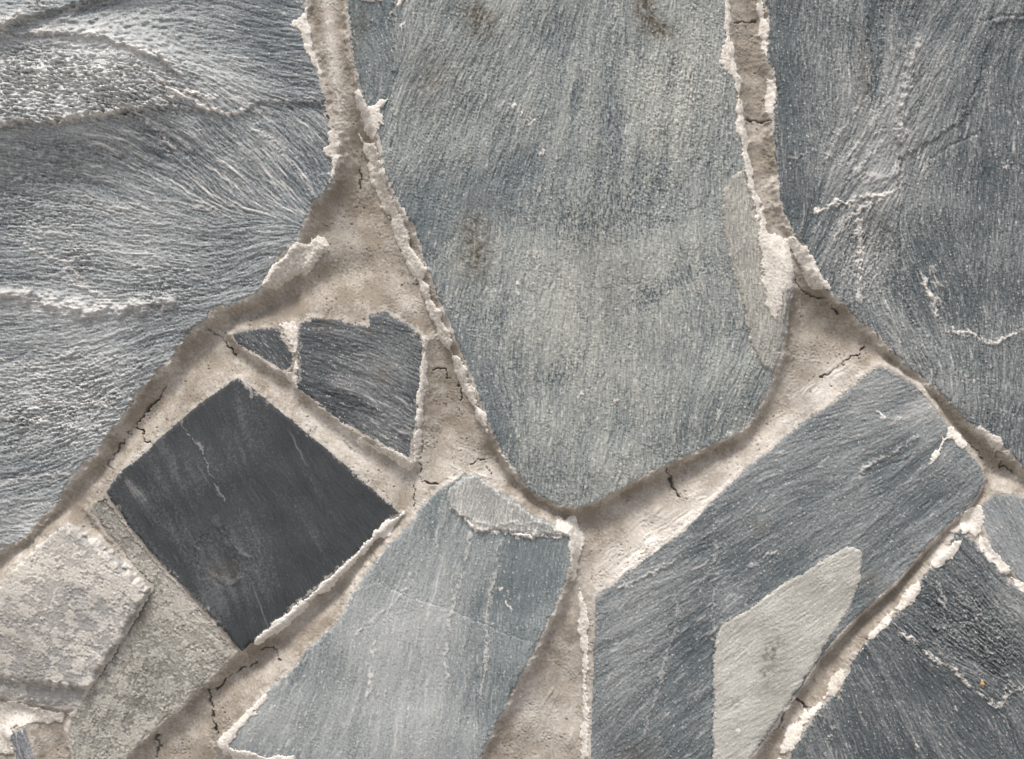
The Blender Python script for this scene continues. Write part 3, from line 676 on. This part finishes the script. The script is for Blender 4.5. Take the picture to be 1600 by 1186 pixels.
def bump(nt, bs, h, strength, dist):
    b = nt.nodes.new('ShaderNodeBump')
    b.inputs['Strength'].default_value = strength
    b.inputs['Distance'].default_value = dist
    nt.links.new(h, b.inputs['Height'])
    nt.links.new(b.outputs[0], bs.inputs['Normal'])


LIME = (0.66, 0.63, 0.585)


def slate(name, dark, mid, dustc, rough=0.72):
    m, nt, bs = nodes_of(name)
    fine = tex(nt, 1500.0, 4.0, 0.7)
    speck = tex(nt, 420.0, 3.0, 0.6)
    t = math_n(nt, 'ADD', attr(nt, 'tone'), math_n(nt, 'MULTIPLY', math_n(nt, 'SUBTRACT', fine, 0.5), 0.7), True)
    c = mix(nt, t, dark, mid)
    dsum = math_n(nt, 'ADD', attr(nt, 'dust'), math_n(nt, 'MULTIPLY', math_n(nt, 'SUBTRACT', speck, 0.5), 0.6), True)
    c = mix(nt, dsum, c, dustc)
    c = mix(nt, math_n(nt, 'MULTIPLY', attr(nt, 'stain'), 0.85, True), c, (0.088, 0.076, 0.056))
    c = mix(nt, math_n(nt, 'MULTIPLY', attr(nt, 'white'), math_n(nt, 'ADD', fine, 0.45), True), c, LIME)
    nt.links.new(c, bs.inputs['Base Color'])
    bs.inputs['Roughness'].default_value = rough
    bs.inputs['Specular IOR Level'].default_value = 0.35
    bump(nt, bs, fine, 0.25, 0.0005)
    return m


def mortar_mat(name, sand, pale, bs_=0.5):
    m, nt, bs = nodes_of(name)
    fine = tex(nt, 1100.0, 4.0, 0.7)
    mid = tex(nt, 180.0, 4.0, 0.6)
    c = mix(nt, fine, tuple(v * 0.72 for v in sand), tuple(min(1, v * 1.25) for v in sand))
    f = math_n(nt, 'ADD', attr(nt, 'lime_and_light'), math_n(nt, 'MULTIPLY', math_n(nt, 'SUBTRACT', mid, 0.5), 0.3), True)
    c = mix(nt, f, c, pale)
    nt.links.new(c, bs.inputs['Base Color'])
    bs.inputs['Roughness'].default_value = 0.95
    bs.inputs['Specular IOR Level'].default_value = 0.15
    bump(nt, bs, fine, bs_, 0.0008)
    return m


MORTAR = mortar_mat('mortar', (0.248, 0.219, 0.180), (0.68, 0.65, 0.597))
CEMENT = mortar_mat('cement smear', (0.42, 0.385, 0.33), (0.66, 0.632, 0.58), 0.3)

# ------------------------------------------------------------------ meshes
ix_in = np.where((xs > -14) & (xs < 1614))[0]
iy_in = np.where((ys > -14) & (ys < 1200))[0]
COLS = np.concatenate([np.arange(0, ix_in[0], 2), ix_in, np.arange(ix_in[-1] + 2, W, 2)])
ROWS = np.concatenate([np.arange(0, iy_in[0], 2), iy_in, np.arange(iy_in[-1] + 2, H, 2)])


def sheet(name, X, Y, Z, keep, attrs, mat, parent, origin):
    """height field -> one mesh object; keep marks the vertices in use"""
    fk = keep[:-1, :-1] & keep[1:, :-1] & keep[:-1, 1:] & keep[1:, 1:]
    used = np.zeros(keep.shape, bool)
    used[:-1, :-1] |= fk; used[1:, :-1] |= fk; used[:-1, 1:] |= fk; used[1:, 1:] |= fk
    idx = np.full(keep.shape, -1, np.int32)
    n = int(used.sum())
    if n == 0:
        return None
    idx[used] = np.arange(n, dtype=np.int32)
    r, c = np.nonzero(fk)
    faces = np.stack([idx[r, c], idx[r + 1, c], idx[r + 1, c + 1], idx[r, c + 1]], 1).astype(np.int32)
    ox, oy = origin
    co = np.empty((n, 3), np.float32)
    co[:, 0] = (X[used] - ox) * S
    co[:, 1] = -Z[used] * S
    co[:, 2] = -(Y[used] - oy) * S
    me = bpy.data.meshes.new(name)
    me.vertices.add(n)
    me.vertices.foreach_set('co', co.ravel())
    nf = len(faces)
    me.loops.add(nf * 4)
    me.loops.foreach_set('vertex_index', faces.ravel())
    me.polygons.add(nf)
    me.polygons.foreach_set('loop_start', np.arange(0, nf * 4, 4, dtype=np.int32))
    me.update(calc_edges=True)
    me.shade_smooth()
    for k, v in attrs.items():
        a = me.attributes.new(k, 'FLOAT', 'POINT')
        a.data.foreach_set('value', np.ascontiguousarray(v[used], dtype=np.float32))
    me.materials.append(mat)
    o = bpy.data.objects.new(name, me)
    col.objects.link(o)
    o.parent = parent
    if parent is not None and parent.type == 'MESH':
        pl = parent.location
        o.location = ((ox - CX) * S - pl[0], 0, ZC - (oy - CY) * S - pl[2])
    else:
        o.location = ((ox - CX) * S, 0, ZC - (oy - CY) * S)
    return o


def pick(win):
    rr = ROWS[(ROWS >= win[0].start) & (ROWS < win[0].stop)]
    cc = COLS[(COLS >= win[1].start) & (COLS < win[1].stop)]
    return rr - win[0].start, cc - win[1].start


def sub(a, rc):
    return a[np.ix_(rc[0], rc[1])]


wall = bpy.data.objects.new('stone_wall', None)
col.objects.link(wall)
wall.location = (0, 0, 0)
wall['label'] = 'rough slate stone wall of irregular grey slabs set in cracked sandy mortar'
wall['category'] = 'stone wall'
wall['kind'] = 'thing'

STONE_OBJ = {}
for s in STONES:
    D = DATA[s['key']]
    rc = pick(D['win'])
    X, Y = sub(XX[D['win']], rc), sub(YY[D['win']], rc)
    pc = tuple(np.mean(np.asarray(s['poly']), axis=0))
    mat = slate('slate ' + s['key'].replace('_', ' '), s['dark'], s['mid'], s['dustc'])
    d = sub(D['d'], rc)
    hz = sub(D['h'], rc)
    o = sheet('stone', X, Y, np.maximum(hz, -26), d > -6, {k: sub(D[k], rc) for k in ('tone', 'dust', 'stain', 'white')}, mat, wall, pc)
    o['label'] = s['label']
    STONE_OBJ[s['key']] = o

for (key, name, label, poly, rise, cs) in FLAKES:
    D = DATA[key]
    win = D['win']
    X, Y = XX[win], YY[win]
    fd = poly_sdf(round_off(poly) if key == 'patch' else poly, X, Y) + 0.8 * warpB[win] + 0.6 * warpC[win] + (0.7 if key == 'patch' else 1.6) * warpA[win]
    hz = D['body'] + 0.7 * (D['h'] - D['body']) + (rise + 0.8) * smooth(-0.5, 5, fd) - 3.0 * np.clip(0.3 - fd, 0, None) * 0.8
    dust = cs['dust'] + 0.16 * gM[win] + 0.12 * nG[win] + 0.12 * nL[win] + 0.10 * gF[win] + 0.1 * nG2[win]
    st = np.zeros(X.shape, np.float32)
    if key == 'patch':
        for b in [(1205,1010,30,11,0.42,-40),(1197,1045,13,34,0.38,15),(1215,1090,16,34,0.22),(1140,1095,20,14,0.3),(1280,1010,14,26,-0.2)]:
            st += blob(b, X, Y) * (1 + 0.5 * warpB[win] + 0.4 * nG2[win])
    rc = pick(win)
    mat = slate('slate layer on ' + key, cs['dark'], cs['mid'], cs['dustc'], 0.85)
    pc = tuple(np.mean(np.asarray(poly), axis=0))
    o = sheet(name, sub(X, rc), sub(Y, rc), sub(hz, rc), sub((fd > -2.5) & (D['d'] > 0.5), rc),
              dict(tone=sub(D['tone'], rc), dust=sub(dust, rc), stain=sub(st, rc), white=sub(D['white'] * 0.8, rc)), mat, STONE_OBJ[key], pc)
    o['label'] = label
    HS[win] = np.maximum(HS[win], np.where(fd > 0, hz, -60))

# the mortar sheet runs on a little way under the stones
rc = (ROWS, COLS)
mortar = sheet('mortar', sub(XX, rc), sub(YY, rc), sub(HM, rc), sub(NEAR < 6, rc), dict(lime_and_light=sub(lime_and_light, rc)), MORTAR, wall, (CX, CY))
mortar['label'] = 'sandy beige mortar with shrinkage cracks'

HMb = blur(np.maximum(HM, HS), 3.5); HMc = blur(np.maximum(HM, HS), 1.5)
for (poly, th, wt) in SMEARS:
    win = window(poly, 16)
    X, Y = XX[win], YY[win]
    f0 = poly_sdf(poly, X, Y)
    fd = f0 + 0.9 * warpB[win] + 0.7 * warpC[win] + 0.3 * nG[win] + 2.4 * warpA[win] - 1.4
    ground = 0.5 * HMb[win] + 0.5 * HMc[win] + 0.5
    # even out the ground below so that the cement bridges small hollows
    hz = ground + 0.42 * th * (0.35 + 0.65 * smooth(-1, 9, f0 + 1.2 * warpA[win])) * smooth(-1.5, 1.5, fd) * (1 + 0.04 * nG2[win]) + 0.10 * nG[win] + 0.12 * nP[win] + 0.08 * nG2[win] - 2.6 * np.clip(0.2 - fd, 0, None)
    rc = pick(win)
    pc = tuple(np.mean(np.asarray(poly), axis=0))
    lm = wt - 0.15 + 0.20 * nG2[win] + 0.14 * nG[win] + 0.1 * warpB[win]
    sheet('cement_smear', sub(X, rc), sub(Y, rc), sub(hz, rc), sub(fd > -3, rc), dict(lime_and_light=sub(lm, rc)), CEMENT, mortar, pc)

# ------------------------------------------------------------------ the rest of the wall, beyond the photograph's edges
Q2 = 9.0
gx = np.arange(-1400, 3000 + Q2, Q2, dtype=np.float32)
gy = np.arange(CY - (2.05 - ZC) / S, CY + ZC / S + Q2, Q2, dtype=np.float32)
GX, GY = np.meshgrid(gx, gy)
shp = GX.shape
inner = np.full(shp, -1e6, np.float32)
for s in STONES:
    inner = np.maximum(inner, poly_sdf(s['poly'], GX, GY))
box = poly_sdf([(-20,-20),(1620,-20),(1620,1206),(-20,1206)], GX, GY)
inner = np.maximum(inner, box)
rng = np.random.default_rng(5)
seeds = []
for yy in np.arange(gy[0] + 150, gy[-1], 400):
    for xx in np.arange(-1250, 2950, 440):
        seeds.append((xx + rng.uniform(-150, 150) + (220 if int(yy / 400) % 2 else 0), yy + rng.uniform(-130, 130)))
seeds = [p for p in seeds if not (-60 < p[0] < 1660 and -60 < p[1] < 1240)]
n1 = noise(71, 60, 300, shape=shp, q=Q2); n2 = noise(72, 18, 60, shape=shp, q=Q2); n3 = noise(73, 20, shape=shp, q=Q2)
wx, wy = GX + 16 * n1, GY + 16 * np.roll(n1, 60, 1)
dist = np.stack([np.hypot(wx - p[0], wy - p[1]) for p in seeds])
order = np.argsort(dist, axis=0)
d1 = np.take_along_axis(dist, order[:1], 0)[0]; d2 = np.take_along_axis(dist, order[1:2], 0)[0]
own = order[0]
od = np.minimum((d2 - d1) * 0.5 - 16, -inner - 34) + 3 * n2
tones = [((0.07, 0.082, 0.094), (0.19, 0.2, 0.208)), ((0.09, 0.105, 0.118), (0.225, 0.24, 0.242)), ((0.04, 0.047, 0.053), (0.11, 0.12, 0.127)), ((0.13, 0.128, 0.115), (0.26, 0.252, 0.225))]
mats = [slate('slate weathered %s' % w, a, b, (0.46, 0.455, 0.43)) for w, (a, b) in zip(('grey', 'blue', 'charcoal', 'brown'), tones)]
for k in range(len(seeds)):
    m = (own == k)
    if m.sum() < 60 or not (m & (od > 5)).any():
        continue
    keep = m & (od > -9)
    r, c = np.nonzero(keep)
    sl = (slice(max(0, r.min() - 1), r.max() + 2), slice(max(0, c.min() - 1), c.max() + 2))
    dd = np.where(own[sl] == k, od[sl], np.minimum(od[sl], -8))
    b = rng.uniform(7, 13)
    a = rng.uniform(0, math.pi)
    st = n3[sl]
    hz = b + 2.0 * n1[sl] + 1.0 * n2[sl] - 0.02 * np.clip(18 - dd, 0, None) ** 2 - 1.2 * np.clip(2 - dd, 0, None)
    dust = rng.uniform(0.0, 0.2) + 0.15 * n1[sl] + 0.16 * st
    o = sheet('stone', GX[sl], GY[sl], np.maximum(hz, -26), keep[sl], dict(tone=0.5 + 0.25 * st, dust=dust, stain=np.zeros(st.shape), white=0.12 * smooth(16, 2, dd)), mats[int(rng.integers(0, 4))], wall, seeds[k])
om = 9 - 12 * (1 - np.exp(-(np.clip(-od, 0, 60) / 18.0) ** 1.25)) + 0.8 * n2 - 3.5
keep = (od < 16) & (poly_sdf([(-98,-98),(1698,-98),(1698,1282),(-98,1282)], GX, GY) < 6)
sheet('mortar', GX, GY, om, keep, dict(lime_and_light=0.25 + 0.2 * n1), MORTAR, wall, (CX, CY))


def box_obj(name, x0, x1, y0, y1, z0, z1, mat, parent=None):
    me = bpy.data.meshes.new(name)
    v = [(x, y, z) for x in (x0, x1) for y in (y0, y1) for z in (z0, z1)]
    f = [(0, 1, 3, 2), (4, 6, 7, 5), (0, 4, 5, 1), (2, 3, 7, 6), (0, 2, 6, 4), (1, 5, 7, 3)]
    me.from_pydata(v, [], f)
    me.materials.append(mat)
    o = bpy.data.objects.new(name, me)
    col.objects.link(o)
    o.parent = parent
    return o


box_obj('wall_core', (gx[0] - CX) * S, (gx[-1] - CX) * S, 0.016, 0.30, 0.0, 2.05, MORTAR, wall)

# ------------------------------------------------------------------ ground at the wall's foot
m, nt, bs = nodes_of('ground')
c = mix(nt, tex(nt, 6.0, 8.0, 0.6), (0.20, 0.185, 0.165), (0.32, 0.30, 0.27))
nt.links.new(c, bs.inputs['Base Color'])
bs.inputs['Roughness'].default_value = 0.95
me = bpy.data.meshes.new('ground')
me.from_pydata([(-900, -900, 0), (900, -900, 0), (900, 900, 0), (-900, 900, 0)], [], [(0, 1, 2, 3)])
me.materials.append(m)
g = bpy.data.objects.new('ground', me)
col.objects.link(g)
g['kind'] = 'structure'
